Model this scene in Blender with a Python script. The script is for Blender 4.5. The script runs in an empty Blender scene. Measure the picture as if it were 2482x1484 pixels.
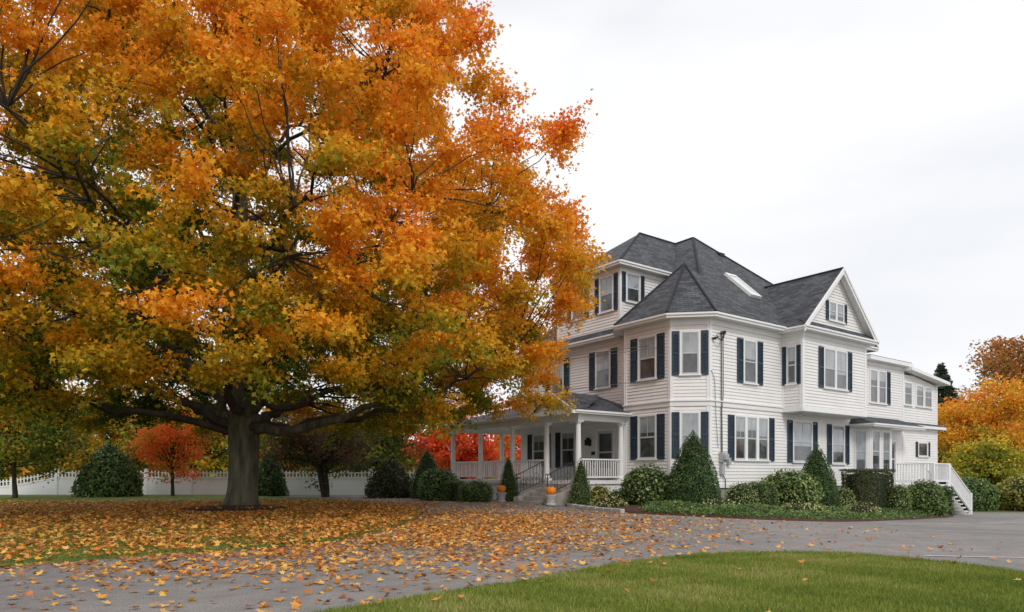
import bpy, math, random
import numpy as np
from mathutils import Vector
random.seed(5)
rng=np.random.default_rng(11)
scene=bpy.context.scene
scene.view_settings.view_transform='Standard'
scene.view_settings.look='None'
scene.view_settings.exposure=0

# ------------------------------------------------------------------ helpers
def link(o,parent=None):
    scene.collection.objects.link(o)
    if parent is not None: o.parent=parent
    return o
def empty(name,loc=(0,0,0),rz=0):
    e=bpy.data.objects.new(name,None); e.location=loc; e.rotation_euler=(0,0,rz); e.empty_display_size=.3
    return link(e)
class MB:
    def __init__(s): s.v=[];s.f=[];s.uv=[]
    def poly(s,pts,uv=None):
        i=len(s.v); s.v+=[tuple(p) for p in pts]; s.f.append(tuple(range(i,i+len(pts))))
        s.uv.append(uv)
    def hexa(s,p):
        i=len(s.v); s.v+=[tuple(q) for q in p]
        for f in ((3,2,1,0),(4,5,6,7),(0,1,5,4),(1,2,6,5),(2,3,7,6),(3,0,4,7)):
            s.f.append(tuple(i+k for k in f)); s.uv.append(None)
    def box(s,x0,x1,y0,y1,z0,z1):
        e=[random.uniform(-.0012,.0012) for _ in range(6)]
        x0+=e[0];x1+=e[1];y0+=e[2];y1+=e[3];z0+=e[4];z1+=e[5]
        s.hexa([(x0,y0,z0),(x1,y0,z0),(x1,y1,z0),(x0,y1,z0),(x0,y0,z1),(x1,y0,z1),(x1,y1,z1),(x0,y1,z1)])
    def wbox(s,fr,a0,a1,o0,o1,z0,z1):
        (ox,oy),(dx,dy),(nx,ny)=fr
        e=[random.uniform(-.0012,.0012) for _ in range(6)]
        a0+=e[0];a1+=e[1];o0+=e[2];o1+=e[3];z0+=e[4];z1+=e[5]
        def P(a,o,z): return (ox+dx*a+nx*o, oy+dy*a+ny*o, z)
        s.hexa([P(a0,o1,z0),P(a1,o1,z0),P(a1,o0,z0),P(a0,o0,z0),P(a0,o1,z1),P(a1,o1,z1),P(a1,o0,z1),P(a0,o0,z1)])
    def roof(s,pts):
        P=[Vector(p) for p in pts]
        n=(P[1]-P[0]).cross(P[2]-P[0]).normalized()
        if n.z<0: n=-n; P=P[::-1]
        h=Vector((0,0,1)).cross(n)
        if h.length<1e-4: h=Vector((1,0,0))
        h.normalize(); v=n.cross(h)
        s.poly([tuple(p) for p in P],[(p.dot(h),p.dot(v)) for p in P])
    def lathe(s,cx,cy,prof,k=16):
        i=len(s.v)
        for r,z in prof:
            for j in range(k):
                a=2*math.pi*j/k; s.v.append((cx+r*math.cos(a),cy+r*math.sin(a),z))
        for m in range(len(prof)-1):
            for j in range(k):
                s.f.append((i+m*k+j,i+m*k+(j+1)%k,i+(m+1)*k+(j+1)%k,i+(m+1)*k+j)); s.uv.append(None)
        s.f.append(tuple(i+(len(prof)-1)*k+j for j in range(k))); s.uv.append(None)
    def tube(s,pts,rad,k=5,wob=None):
        i=len(s.v); n=len(pts)
        P=[Vector(p) for p in pts]
        ref=Vector((.31,.17,.93)).normalized()
        d0=(P[-1]-P[0]).normalized()
        if abs(d0.dot(ref))>.8: ref=Vector((1,.1,0)).normalized()
        for m in range(n):
            d=(P[min(m+1,n-1)]-P[max(m-1,0)]).normalized()
            a=d.cross(ref).normalized(); b=d.cross(a)
            for j in range(k):
                t=2*math.pi*j/k; r=rad[m]
                if wob: r*=wob(m,t)
                q=P[m]+a*(math.cos(t)*r)+b*(math.sin(t)*r); s.v.append(tuple(q))
        for m in range(n-1):
            for j in range(k):
                s.f.append((i+m*k+j,i+m*k+(j+1)%k,i+(m+1)*k+(j+1)%k,i+(m+1)*k+j)); s.uv.append(None)
    def obj(s,name,mat,parent=None,smooth=False,bevel=0):
        me=bpy.data.meshes.new(name); me.from_pydata(s.v,[],s.f)
        if any(u is not None for u in s.uv):
            L=me.uv_layers.new(name='UVMap'); k=0
            for f,u in zip(s.f,s.uv):
                for q in range(len(f)):
                    L.data[k].uv = u[q] if u is not None else (0,0); k+=1
        me.materials.append(mat)
        if smooth: me.polygons.foreach_set('use_smooth',[True]*len(me.polygons))
        me.update()
        o=bpy.data.objects.new(name,me); link(o,parent)
        if bevel:
            b=o.modifiers.new('b','BEVEL'); b.width=bevel; b.segments=2
        return o
def npmesh(name,V,T,mat,col=None,parent=None,smooth=False):
    k=T.shape[1]
    me=bpy.data.meshes.new(name)
    me.vertices.add(len(V)); me.vertices.foreach_set('co',V.astype(np.float32).ravel())
    me.loops.add(T.size); me.loops.foreach_set('vertex_index',T.astype(np.int32).ravel())
    me.polygons.add(len(T)); me.polygons.foreach_set('loop_start',np.arange(0,T.size,k,dtype=np.int32))
    try: me.polygons.foreach_set('loop_total',np.full(len(T),k,dtype=np.int32))
    except Exception: pass
    if smooth: me.polygons.foreach_set('use_smooth',np.ones(len(T),dtype=bool))
    me.update(calc_edges=True)
    if col is not None:
        a=me.color_attributes.new(name='Col',type='FLOAT_COLOR',domain='POINT')
        c=np.ones((len(V),4),np.float32); c[:,:3]=col; a.data.foreach_set('color',c.ravel())
    me.materials.append(mat)
    o=bpy.data.objects.new(name,me); return link(o,parent)
T3=(np.array([[0,0,0],[-.5,.42,.10],[-.16,.52,0],[0,1,-.08],[.16,.52,0],[.5,.42,.10]],float),
    np.array([[0,2,1],[0,4,2],[2,4,3],[0,5,4]]))
TQ=(np.array([[0,0,0],[-.34,.5,.05],[0,1,0],[.34,.5,.05]],float),np.array([[0,3,1],[3,2,1]]))
def t5():
    o=[(0,.0),(-.16,.06),(-.46,.05),(-.34,.26),(-.58,.52),(-.22,.50),(0,1),(.22,.50),(.58,.52),(.34,.26),(.46,.05),(.16,.06)]
    v=[[x,y,.18*abs(x)+.05*(y-.5)**2] for x,y in o]; v.append([0,.3,0])
    n=len(o); return np.array(v,float),np.array([[n,(i+1)%n,i] for i in range(n)])
T5=t5()
def unit(a): return a/np.maximum(np.linalg.norm(a,axis=1,keepdims=True),1e-9)
def leaves(name,P,size,col,mat,tpl=T3,nbias=(0,0,.5),nrm=None,rand=1.0,parent=None,curl=1.0):
    N=len(P); tv,tt=tpl
    n=rng.normal(size=(N,3))*rand+np.array(nbias)
    if nrm is not None: n+=nrm
    n=unit(n); d=rng.normal(size=(N,3)); d[:,2]-=.35*rand
    u=unit(np.cross(d,n)); w=np.cross(n,u)
    size=np.broadcast_to(size,(N,))
    V=(P[:,None,:]+size[:,None,None]*(tv[None,:,0,None]*u[:,None,:]+tv[None,:,1,None]*w[:,None,:]+curl*tv[None,:,2,None]*n[:,None,:]))
    m=len(tv); T=(tt[None,:,:]+(np.arange(N)*m)[:,None,None]).reshape(-1,3)
    C=np.repeat(col,m,axis=0)
    return npmesh(name,V.reshape(-1,3),T,mat,C,parent)
def palette(q,stops):
    xs=[s[0] for s in stops]; out=np.stack([np.interp(q,xs,[s[1][k] for s in stops]) for k in range(3)],1)
    return out*(rng.uniform(.78,1.18,size=(len(q),1)))
def inpoly(P,poly):
    x,y=P[:,0],P[:,1]; c=np.zeros(len(P),bool); n=len(poly)
    for i in range(n):
        x1,y1=poly[i];x2,y2=poly[(i+1)%n]
        if y1==y2: continue
        c^=((y1>y)!=(y2>y))&(x<(x2-x1)*(y-y1)/(y2-y1)+x1)
    return c

# ------------------------------------------------------------------ materials
def newmat(name):
    m=bpy.data.materials.new(name); m.use_nodes=True; nt=m.node_tree
    return m,nt,nt.nodes['Principled BSDF']
def ramp(nt,fac,c1,c2,p1=.3,p2=.7):
    r=nt.nodes.new('ShaderNodeValToRGB'); r.color_ramp.elements[0].position=p1; r.color_ramp.elements[1].position=p2
    r.color_ramp.elements[0].color=(*c1,1); r.color_ramp.elements[1].color=(*c2,1); nt.links.new(fac,r.inputs[0]); return r.outputs[0]
def noise(nt,scale,detail=6,vec=None,rough=.6):
    n=nt.nodes.new('ShaderNodeTexNoise'); n.inputs['Scale'].default_value=scale; n.inputs['Detail'].default_value=detail; n.inputs['Roughness'].default_value=rough
    if vec is not None: nt.links.new(vec,n.inputs['Vector'])
    return n.outputs[0]
def objco(nt,scale=(1,1,1)):
    t=nt.nodes.new('ShaderNodeTexCoord'); m=nt.nodes.new('ShaderNodeMapping'); m.inputs['Scale'].default_value=scale
    nt.links.new(t.outputs['Object'],m.inputs['Vector']); return m.outputs[0]
def bump(nt,b,h,strength,dist=.02):
    n=nt.nodes.new('ShaderNodeBump'); n.inputs['Strength'].default_value=strength; n.inputs['Distance'].default_value=dist
    nt.links.new(h,n.inputs['Height']); nt.links.new(n.outputs[0],b.inputs['Normal'])
def mnoise(name,c1,c2,scale,rough=.7,bs=None,bstr=.3,bd=.02,stretch=(1,1,1),spec=.3,p=(.3,.7)):
    m,nt,b=newmat(name); co=objco(nt,stretch)
    nt.links.new(ramp(nt,noise(nt,scale,8,co),c1,c2,*p),b.inputs['Base Color'])
    b.inputs['Roughness'].default_value=rough; b.inputs['Specular IOR Level'].default_value=spec
    if bs: bump(nt,b,noise(nt,bs,6,co),bstr,bd)
    return m
def leafmat(name,trans=.35,rough=.6):
    m=bpy.data.materials.new(name); m.use_nodes=True; nt=m.node_tree; nt.nodes.clear()
    out=nt.nodes.new('ShaderNodeOutputMaterial'); a=nt.nodes.new('ShaderNodeAttribute'); a.attribute_name='Col'
    p=nt.nodes.new('ShaderNodeBsdfPrincipled'); p.inputs['Roughness'].default_value=rough; p.inputs['Specular IOR Level'].default_value=.25
    t=nt.nodes.new('ShaderNodeBsdfTranslucent'); x=nt.nodes.new('ShaderNodeMixShader'); x.inputs[0].default_value=trans
    nt.links.new(a.outputs['Color'],p.inputs['Base Color']); nt.links.new(a.outputs['Color'],t.inputs['Color'])
    nt.links.new(p.outputs[0],x.inputs[1]); nt.links.new(t.outputs[0],x.inputs[2]); nt.links.new(x.outputs[0],out.inputs[0]); return m
M_leaf=leafmat('autumn_leaf',.42); M_green=leafmat('shrub_leaf',.2,.45); M_grass=leafmat('grass_blade',.3); M_dry=leafmat('fallen_leaf',.15)
M_siding=mnoise('white_siding',(.76,.745,.735),(.83,.81,.80),1.3,.5,spec=.3)
M_trim=mnoise('white_trim',(.79,.79,.79),(.85,.85,.85),2,.45)
M_frame=mnoise('window_frame',(.42,.44,.45),(.52,.54,.55),3,.4)
M_found=mnoise('foundation',(.25,.24,.23),(.36,.35,.33),4,.9,30,.4)
M_shut=mnoise('slate_shutter',(.022,.04,.062),(.036,.056,.082),3,.45)
M_iron=mnoise('black_iron',(.01,.01,.012),(.02,.02,.022),5,.4)
M_conc=mnoise('concrete',(.30,.27,.24),(.45,.42,.38),3,.9,60,.3)
M_gran=mnoise('granite',(.35,.34,.33),(.52,.51,.50),14,.8,60,.4)
M_bark=mnoise('bark',(.038,.038,.026),(.17,.165,.115),5,.9,9,1.0,.08,(1,1,.22))
M_barkd=mnoise('branch_bark',(.03,.025,.02),(.075,.06,.048),5,.9,12,.5,.02,(1,1,.3))
M_mulch=mnoise('mulch',(.05,.026,.018),(.17,.085,.058),18,1,40,1,.05)
M_wire=mnoise('cable_grey',(.10,.10,.10),(.16,.16,.16),3,.6)
M_pump=mnoise('pumpkin_skin',(.75,.20,.01),(.85,.28,.02),4,.45)
M_vinyl=mnoise('white_vinyl',(.74,.75,.77),(.80,.81,.83),1,.4)
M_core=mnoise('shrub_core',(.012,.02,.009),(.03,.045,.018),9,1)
M_meter=mnoise('meter_grey',(.35,.36,.37),(.45,.46,.47),3,.4)
M_paint=mnoise('road_paint',(.42,.42,.41),(.72,.72,.71),25,.8)
m,nt,b=newmat('asphalt'); co=objco(nt)
big=noise(nt,.22,5,co); fine=noise(nt,80,3,co); mid_=noise(nt,2.2,9,co,.7)
c1=ramp(nt,fine,(.105,.098,.094),(.385,.365,.35),.33,.68); c2=ramp(nt,big,(.76,.76,.77),(1.12,1.1,1.08),.32,.68); c3=ramp(nt,mid_,(.78,.78,.78),(1.1,1.1,1.1),.35,.65)
def mult(nt,a,b_):
    mx=nt.nodes.new('ShaderNodeMix'); mx.data_type='RGBA'; mx.blend_type='MULTIPLY'; mx.inputs[0].default_value=1
    nt.links.new(a,mx.inputs[6]); nt.links.new(b_,mx.inputs[7]); return mx.outputs[2]
nt.links.new(mult(nt,mult(nt,c1,c2),c3),b.inputs['Base Color'])
b.inputs['Roughness'].default_value=.85; bump(nt,b,fine,.6,.01); M_asph=m
M_lawn=mnoise('lawn_turf',(.08,.115,.024),(.17,.21,.045),1.6,.9,50,.8,.03)
M_gnd=mnoise('ground_turf',(.08,.11,.025),(.15,.17,.04),.6,.9,20,.5)
m,nt,b=newmat('roof_shingle'); t=nt.nodes.new('ShaderNodeTexCoord')
br=nt.nodes.new('ShaderNodeTexBrick'); nt.links.new(t.outputs['UV'],br.inputs['Vector'])
br.inputs['Color1'].default_value=(.028,.032,.039,1); br.inputs['Color2'].default_value=(.092,.099,.112,1); br.inputs['Mortar'].default_value=(.02,.02,.024,1)
br.inputs['Scale'].default_value=1; br.inputs['Brick Width'].default_value=.3; br.inputs['Row Height'].default_value=.145; br.inputs['Mortar Size'].default_value=.012; br.inputs['Mortar Smooth'].default_value=.3
nz=ramp(nt,noise(nt,1.2,8,t.outputs['UV']),(.75,.75,.77),(1.2,1.2,1.2))
nt.links.new(mult(nt,br.outputs[0],nz),b.inputs['Base Color'])
b.inputs['Roughness'].default_value=.8; bump(nt,b,br.outputs[0],.6,.03); M_roof=m
def glass(name,c1,c2,sc):
    m,nt,b=newmat(name); co=objco(nt,(1,1,.6))
    nt.links.new(ramp(nt,noise(nt,sc,3,co),c1,c2),b.inputs['Base Color'])
    b.inputs['Roughness'].default_value=.04; b.inputs['Specular IOR Level'].default_value=.7
    b.inputs['Coat Weight'].default_value=.5; b.inputs['Coat Roughness'].default_value=.02
    bump(nt,b,noise(nt,1.3,2,co),.06,.05); return m
M_glass=glass('window_glass',(.015,.017,.02),(.12,.13,.14),1.4)
M_blind=glass('window_blind',(.22,.245,.27),(.40,.43,.45),2.0)
M_sky=glass('skylight_glass',(.5,.52,.55),(.62,.64,.66),1)

# ------------------------------------------------------------------ frame of the house and terrain
CX,CY=7.236,25.0; ANG=math.radians(36.3); RX,RY=math.cos(ANG),math.sin(ANG); LX,LY=-RY,RX
def HW(s,t,z): return (CX+RX*s+LX*t,CY+RY*s+LY*t,z)
def zg(x,y):
    x=np.asarray(x,float); y=np.asarray(y,float)
    s=(x-CX)*RX+(y-CY)*RY; t=(x-CX)*LX+(y-CY)*LY
    a=np.interp(s,[-11,-5,0,8,16],[0,-.1,-.35,-.65,-.85])
    g=np.clip((4-t)/3,0,1); g=g*g*(3-2*g)
    return a*g
xs=np.concatenate([[-700,-300,-150,-90,-60],np.arange(-45,61,1.),[80,120,200,350,700]])
ys=np.concatenate([[-300,-100,-40],np.arange(-15,61,1.),[75,100,160,300,900]])
def grid(name,xa,ya,dz,mat):
    X,Y=np.meshgrid(xa,ya); Z=zg(X,Y)+dz; V=np.stack([X,Y,Z],2).reshape(-1,3)
    nx,ny=len(xa),len(ya); i,j=np.meshgrid(np.arange(nx-1),np.arange(ny-1)); a=(j*nx+i).ravel()
    T=np.stack([a,a+1,a+nx+1,a+nx],1); return npmesh(name,V,T,mat,smooth=True)
grid('ground',xs,ys,-.012,M_gnd)
grid('driveway',xs[(xs>=-40)&(xs<=60)],ys[(ys>=-15)&(ys<=35)],0,M_asph)

lawnL=[(-40,3),(-14,5.5),(-9,6.9),(-6.07,8.09),(-5.4,8.75),(-4.75,9.3),(-4.0,9.85),(-3.4,10.4),(-2.95,11.1),(-2.65,12.2),(-2.45,13.8),(-2.35,15.6),(-2.4,17.3),(-2.6,18.9),(-2.94,20.4),(-3.5,22),(-4.2,23.6),(-5.2,25.8),(-6.7,28.4),(-9,31.2),(-12,33.5),(-14,36.2),(-44,36.2),(-44,3)]
lawnR=[(-4.6,1),(-3,3.3),(-2.2,4.5),(-1.35,5.45),(-.9,5.9),(-.53,6.28),(-.1,6.65),(.25,7.0),(.75,7.6),(1.28,8.15),(1.9,8.7),(2.52,9.1),(3.1,9.33),(3.76,9.43),(4.3,9.33),(4.75,9.1),(5.05,8.75),(5.33,8.25),(5.5,7.8),(5.6,7.3),(5.55,6.2),(5.2,4.8),(4.2,2.5),(2.6,1)]
def sheet(name,poly,h,mat):
    mb=MB(); n=len(poly)
    mb.poly([(x,y,h) for x,y in poly])
    for i in range(n):
        (x1,y1),(x2,y2)=poly[i],poly[(i+1)%n]; mb.poly([(x1,y1,-.01),(x2,y2,-.01),(x2,y2,h),(x1,y1,h)])
    return mb.obj(name,mat)
lw1=sheet('lawn',lawnL,.03,M_lawn); lw2=sheet('lawn',lawnR,.03,M_lawn)
tx,ty=-8.27,20.7
def blades(name,poly,bbox,N,hmin,hmax,w,dens=None,parent=None):
    P=np.stack([rng.uniform(bbox[0],bbox[1],N),rng.uniform(bbox[2],bbox[3],N)],1)
    k=inpoly(P+rng.normal(0,.03,P.shape),poly)
    if dens is not None: k&=dens(P)
    P=P[k]; n=len(P); 
    nz=.5+.5*np.sin(P[:,0]*1.7+1.3*np.sin(P[:,1]*.9))*np.sin(P[:,1]*2.1+.7*P[:,0])
    nz2=.5+.5*np.sin(P[:,0]*5.1+2*np.sin(P[:,1]*3.3))*np.sin(P[:,1]*6.3+1.7*P[:,0])
    h=rng.uniform(hmin,hmax,n)*(.7+.5*nz2); a=rng.uniform(0,2*np.pi,n); la=rng.uniform(0,2*np.pi,n); le=rng.uniform(.1,.9,n)*h
    ww=w*rng.uniform(.7,1.4,n)
    z=np.full(n,.028)
    b1=np.stack([P[:,0]-np.cos(a)*ww,P[:,1]-np.sin(a)*ww,z],1); b2=np.stack([P[:,0]+np.cos(a)*ww,P[:,1]+np.sin(a)*ww,z],1)
    t=np.stack([P[:,0]+np.cos(la)*le,P[:,1]+np.sin(la)*le,z+h],1)
    V=np.stack([b1,b2,t],1).reshape(-1,3); T=np.arange(3*n).reshape(-1,3)
    q=np.clip(nz*.45+nz2*.3+rng.uniform(-.1,.5,n),0,1)
    C=palette(q,[(0,(.095,.145,.024)),(.45,(.19,.25,.036)),(.8,(.30,.335,.062)),(1,(.44,.40,.16))])
    return npmesh(name,V,T,M_grass,np.repeat(C,3,axis=0),parent)
blades('grass',lawnR,(-2.5,5.7,4.2,9.5),240000,.022,.055,.004)
def dn(P): return (rng.uniform(size=len(P))<np.clip(9.5/np.maximum(P[:,1],1),0,1)**1.5)&(np.hypot(P[:,0]-tx,P[:,1]-ty+.2)>1.65)
blades('grass',lawnL,(-19,-2.2,6.5,27),280000,.025,.05,.0065,dn)

# ------------------------------------------------------------------ fallen leaves
def ngauss(n,c,s): return np.stack([rng.normal(c[0],s[0],n),rng.normal(c[1],s[1],n)],1)
F=[ngauss(24000,(tx,ty-2),(5.2,5.0)),ngauss(8600,(-1.0,13.6),(1.8,2.6)),ngauss(3200,(-2.8,9.6),(2.6,1.8)),ngauss(4000,(.3,17.5),(3.0,3.0)),ngauss(500,(-2.2,6.6),(2.2,1.2)),
   np.stack([rng.uniform(-8,8,900),rng.uniform(4.5,24,900)],1),np.stack([rng.uniform(-20,-2.8,27000),rng.uniform(7.5,27,27000)],1)]
P=np.concatenate(F); P=P[(P[:,1]>3.5)]
inR=inpoly(P,lawnR); inL=inpoly(P,lawnL)
clump=.5+.5*np.sin(P[:,0]*2.3+1.7*np.sin(P[:,1]*1.1))*np.sin(P[:,1]*1.9+P[:,0]*.6)
keep=(~inR)|(rng.uniform(size=len(P))<.14); st=(P[:,0]-CX)*RX+(P[:,1]-CY)*RY
keep&=(st<-5.5)|(rng.uniform(size=len(P))<.3); keep&=st<-3.6
keep&=(P[:,1]>7)|(rng.uniform(size=len(P))<.7)
keep&=rng.uniform(size=len(P))<(.45+.55*clump)
keep&=(np.hypot(P[:,0]-tx,P[:,1]-ty+.2)>1.5)|(rng.uniform(size=len(P))<.2)
keep&=~inL|(rng.uniform(size=len(P))<np.clip((31-P[:,1])/6,0,1))
P=P[keep]; inL=inL[keep]; inR=inR[keep]; n=len(P)
z=zg(P[:,0],P[:,1])+np.where(inL|inR,.060,.008)+rng.uniform(0,.014,n)
z=z+np.where(np.hypot(P[:,0]-tx,P[:,1]-ty+.2)<1.5,.08,0)
q=rng.uniform(size=n)
C=palette(q,[(0,(.28,.10,.03)),(.3,(.54,.22,.06)),(.55,(.72,.32,.045)),(.75,(.76,.44,.15)),(.9,(.80,.48,.06)),(1,(.64,.09,.02))])
sz=rng.uniform(.045,.098,n)*np.where(inL,1.12,1)
leaves('fallen_leaves',np.column_stack([P,z]),sz,C,M_dry,T5,(0,0,3.0),rand=.9,curl=1.6)

# ------------------------------------------------------------------ big maple
def envR(z): return np.interp(z,[2.4,2.9,3.6,5.5,7.4,9.2,10.5,11.7,13,15.5,18,20,21.5],[6.8,8.6,10.0,10.95,11.1,10.75,10.1,9.0,7.7,6.9,5.6,3.8,1.2])
def bez(p0,p1,p2,n,w=0):
    out=[]
    for i in range(n+1):
        t=i/n; p=p0*(1-t)**2+p1*2*t*(1-t)+p2*t*t
        if 0<i<n and w: p=p+Vector((random.gauss(0,w),random.gauss(0,w),random.gauss(0,w)))
        out.append(p)
    return out
maple=empty('maple_tree',(tx,ty,0))
tb=MB(); bb=MB()
lead=[]; lr=[]
for i in range(34):
    z=-.1+ (i*.16 if i<20 else 3.1+(i-20)*1.15)
    lead.append(Vector((.10*math.sin(z*.6)+.04*math.sin(z*1.7)+.012*z,.08*math.sin(z*.5+1),z)))
    if z<3: r=.415+.26*math.exp(-max(z,0)/.22)+.05*max(0,z-1.6)
    else: r=.36*(1-(z-3)/15.5)**1.15+.02
    lr.append(r)
def wob(m,t):
    z=lead[m].z; f=.22*math.exp(-max(z,0)/.35)
    return 1+f*math.sin(5*t+1)+.2*f*math.sin(9*t)+.04*math.sin(7*t+z*1.5)+.035*math.sin(12*t-z)
tb.tube(lead,lr,32,wob)
limbpts=[];limbrad=[]
def addlimb(z0,az,rfrac,zend,r0,bow=.5,up=None):
    p0=Vector((.1*math.sin(z0*.6),.05,z0)); 
    R=envR(zend)*rfrac; e=Vector((math.cos(az)*R,math.sin(az)*R,zend))
    up=random.uniform(.3,.6) if up is None else up
    mid=Vector((math.cos(az+random.uniform(-.15,.15))*R*bow,math.sin(az+random.uniform(-.15,.15))*R*bow,z0+(zend-z0)*up))
    pts=bez(p0,mid,e,16,.11); L=[max(.02,r0*(1-i/16)**1.25)+.014 for i in range(17)]
    (tb if r0>.16 else bb).tube(pts,L,9 if r0>.12 else 7)
    for i,(p,r) in enumerate(zip(pts,L)):
        if i>2: limbpts.append(p); limbrad.append(r)
lim=[(2.3,2.95,.70,8.6,.20,.22,.45),(2.4,-.15,.80,4.8,.165,.55,.0),(2.5,.3,.8,4.4,.15,.5,.1),(2.6,-1.5,.8,6.5,.15,.25,.5),(2.6,2.4,.8,5.4,.15,.5,.3),(2.7,1.5,.8,5.4,.15,.5,.3),(2.5,-2.5,.8,6.0,.15,.3,.4),(2.7,-.8,.8,7.0,.17,.3,.4),(2.6,3.6,.8,4.8,.12,.5,.1),(3.0,.9,.7,10,.18,.3,.5)]
for l in lim: addlimb(*l)
for i in range(26):
    z0=2.9+9.8*(i/26)**1.1; az=i*2.3999+.4
    ze=min(z0+random.uniform(2.4,6.5)*(.6+.4*i/26),19); addlimb(z0,az,random.uniform(.66,.84),ze,.13*(1-i/40),random.uniform(.25,.45))
for p,r in zip(lead,lr):
    if p.z>6: limbpts.append(p); limbrad.append(r)
LP=np.array([tuple(p) for p in limbpts])
meg=[]; tries=0
def lob(az,z): return 1+.04*math.sin(3*az+z*.9)+.04*math.sin(5*az-1.7*z+2)+.03*math.sin(2.3*z+az)
while len(meg)<185 and tries<20000:
    tries+=1
    z=random.uniform(3.0,6.2); az=random.uniform(0,2*math.pi); R=math.sqrt(random.uniform(1.5**2,9.6**2))
    if z<3.0+ (1.0 if R<4 else .15): continue
    p=(math.cos(az)*R,math.sin(az)*R,z)
    if all((p[0]-q[0])**2+(p[1]-q[1])**2+((p[2]-q[2])*1.4)**2>1.15 for q in meg): meg.append(p)
tries=0
while len(meg)<930 and tries<60000:
    tries+=1
    z=random.uniform(2.8,21.2); az=random.uniform(0,2*math.pi)
    if random.random()>(envR(z)/11)**1.5: continue
    f=random.random()**.33; R=(envR(z)-.7)*lob(az,z)*f
    if z<4.3 and R<4.2: continue
    p=(math.cos(az)*R,math.sin(az)*R,z)
    dm=1.04 if z<16 else 1.7
    if all((p[0]-q[0])**2+(p[1]-q[1])**2+((p[2]-q[2])*1.25)**2>dm*dm for q in meg): meg.append(p)
LPOS=[];LCOL=[]
for p in meg:
    pv=np.array(p); d=np.linalg.norm(LP-pv,axis=1)+np.maximum(0,LP[:,2]-p[2]+.2)*1.5
    k=int(np.argmin(d)); a=Vector(LP[k]); e=Vector(p)
    if (e-a).length<.2: a=a+Vector((.2,0,-.2))
    mid=(a+e)/2+Vector((0,0,random.uniform(-.3,.35)))
    pts=bez(a,mid,e,5,.05); r0=min(.042,limbrad[k]*.8)*(0.6+.12*(e-a).length)
    bb.tube(pts,[r0*(1-i/6.5) for i in range(6)],4)
    tone=float(np.clip(random.gauss(0,.12),-.26,.17))
    out=Vector((p[0],p[1],(p[2]-7)*.5)).normalized()
    for j in range(8):
        dirv=Vector((random.gauss(0,1),random.gauss(0,1),random.gauss(0,.55)))+out*.55; dirv.normalize()
        ln=random.uniform(.35,1.15); tip=e+dirv*ln; tip.z-=.06*ln
        bb.tube([e,(e+tip)/2+Vector((0,0,.06)),tip],[r0*.35,r0*.22,.005],3)
        nl=int(random.uniform(60,120)); t=rng.beta(2.0,1.3,size=nl)[:,None]
        base=np.array(e)*(1-t)+np.array(tip)*t
        pp=base+rng.uniform(-1,1,size=(nl,3))*np.array([.38,.38,.24])*rng.uniform(.3,1,size=(nl,1))
        LPOS.append(pp)
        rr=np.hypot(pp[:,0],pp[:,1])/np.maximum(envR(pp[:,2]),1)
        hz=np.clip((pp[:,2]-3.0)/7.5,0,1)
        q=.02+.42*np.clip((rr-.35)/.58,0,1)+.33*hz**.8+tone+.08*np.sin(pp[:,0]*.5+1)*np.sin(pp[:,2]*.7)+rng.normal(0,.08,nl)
        q+=.18*np.clip((pp[:,2]-e.z+.1)/.6,-1,1)  # depth shading put into leaf colour: clump tops more orange, undersides greener
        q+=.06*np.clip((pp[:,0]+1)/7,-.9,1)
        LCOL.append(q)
PP=np.concatenate(LPOS); Q=np.clip(np.concatenate(LCOL),0,1.2)
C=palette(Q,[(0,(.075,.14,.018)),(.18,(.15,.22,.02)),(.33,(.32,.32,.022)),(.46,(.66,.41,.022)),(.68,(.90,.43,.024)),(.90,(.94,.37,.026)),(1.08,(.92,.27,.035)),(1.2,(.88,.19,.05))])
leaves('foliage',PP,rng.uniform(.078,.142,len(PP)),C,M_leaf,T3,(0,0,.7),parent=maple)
print('maple leaves',len(PP),len(meg))
tb.obj('trunk',M_bark,maple,True); bb.obj('branches',M_barkd,maple,True)
mb=MB(); k=40; cen=(tx,ty-.2,.20)
ring=[(tx+1.62*math.cos(a*2*math.pi/k)*(1+.06*math.sin(a*1.7)),ty-.2+1.55*math.sin(a*2*math.pi/k)*(1+.05*math.sin(a*2.3)),.034) for a in range(k)]
ring2=[(tx+(x-tx)*.82,ty-.2+(y-ty+.2)*.82,.12+random.uniform(-.015,.015)) for x,y,_ in ring]
ring3=[(tx+(x-tx)*.5,ty-.2+(y-ty+.2)*.5,.16+random.uniform(-.015,.015)) for x,y,_ in ring]
for i in range(k):
    j=(i+1)%k; mb.poly([ring[i],ring[j],ring2[j],ring2[i]]); mb.poly([ring2[i],ring2[j],ring3[j],ring3[i]]); mb.poly([ring3[i],ring3[j],cen])
mb.obj('mulch_ring',mnoise('bark_mulch',(.03,.016,.011),(.11,.052,.035),18,1,40,1,.05))

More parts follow.
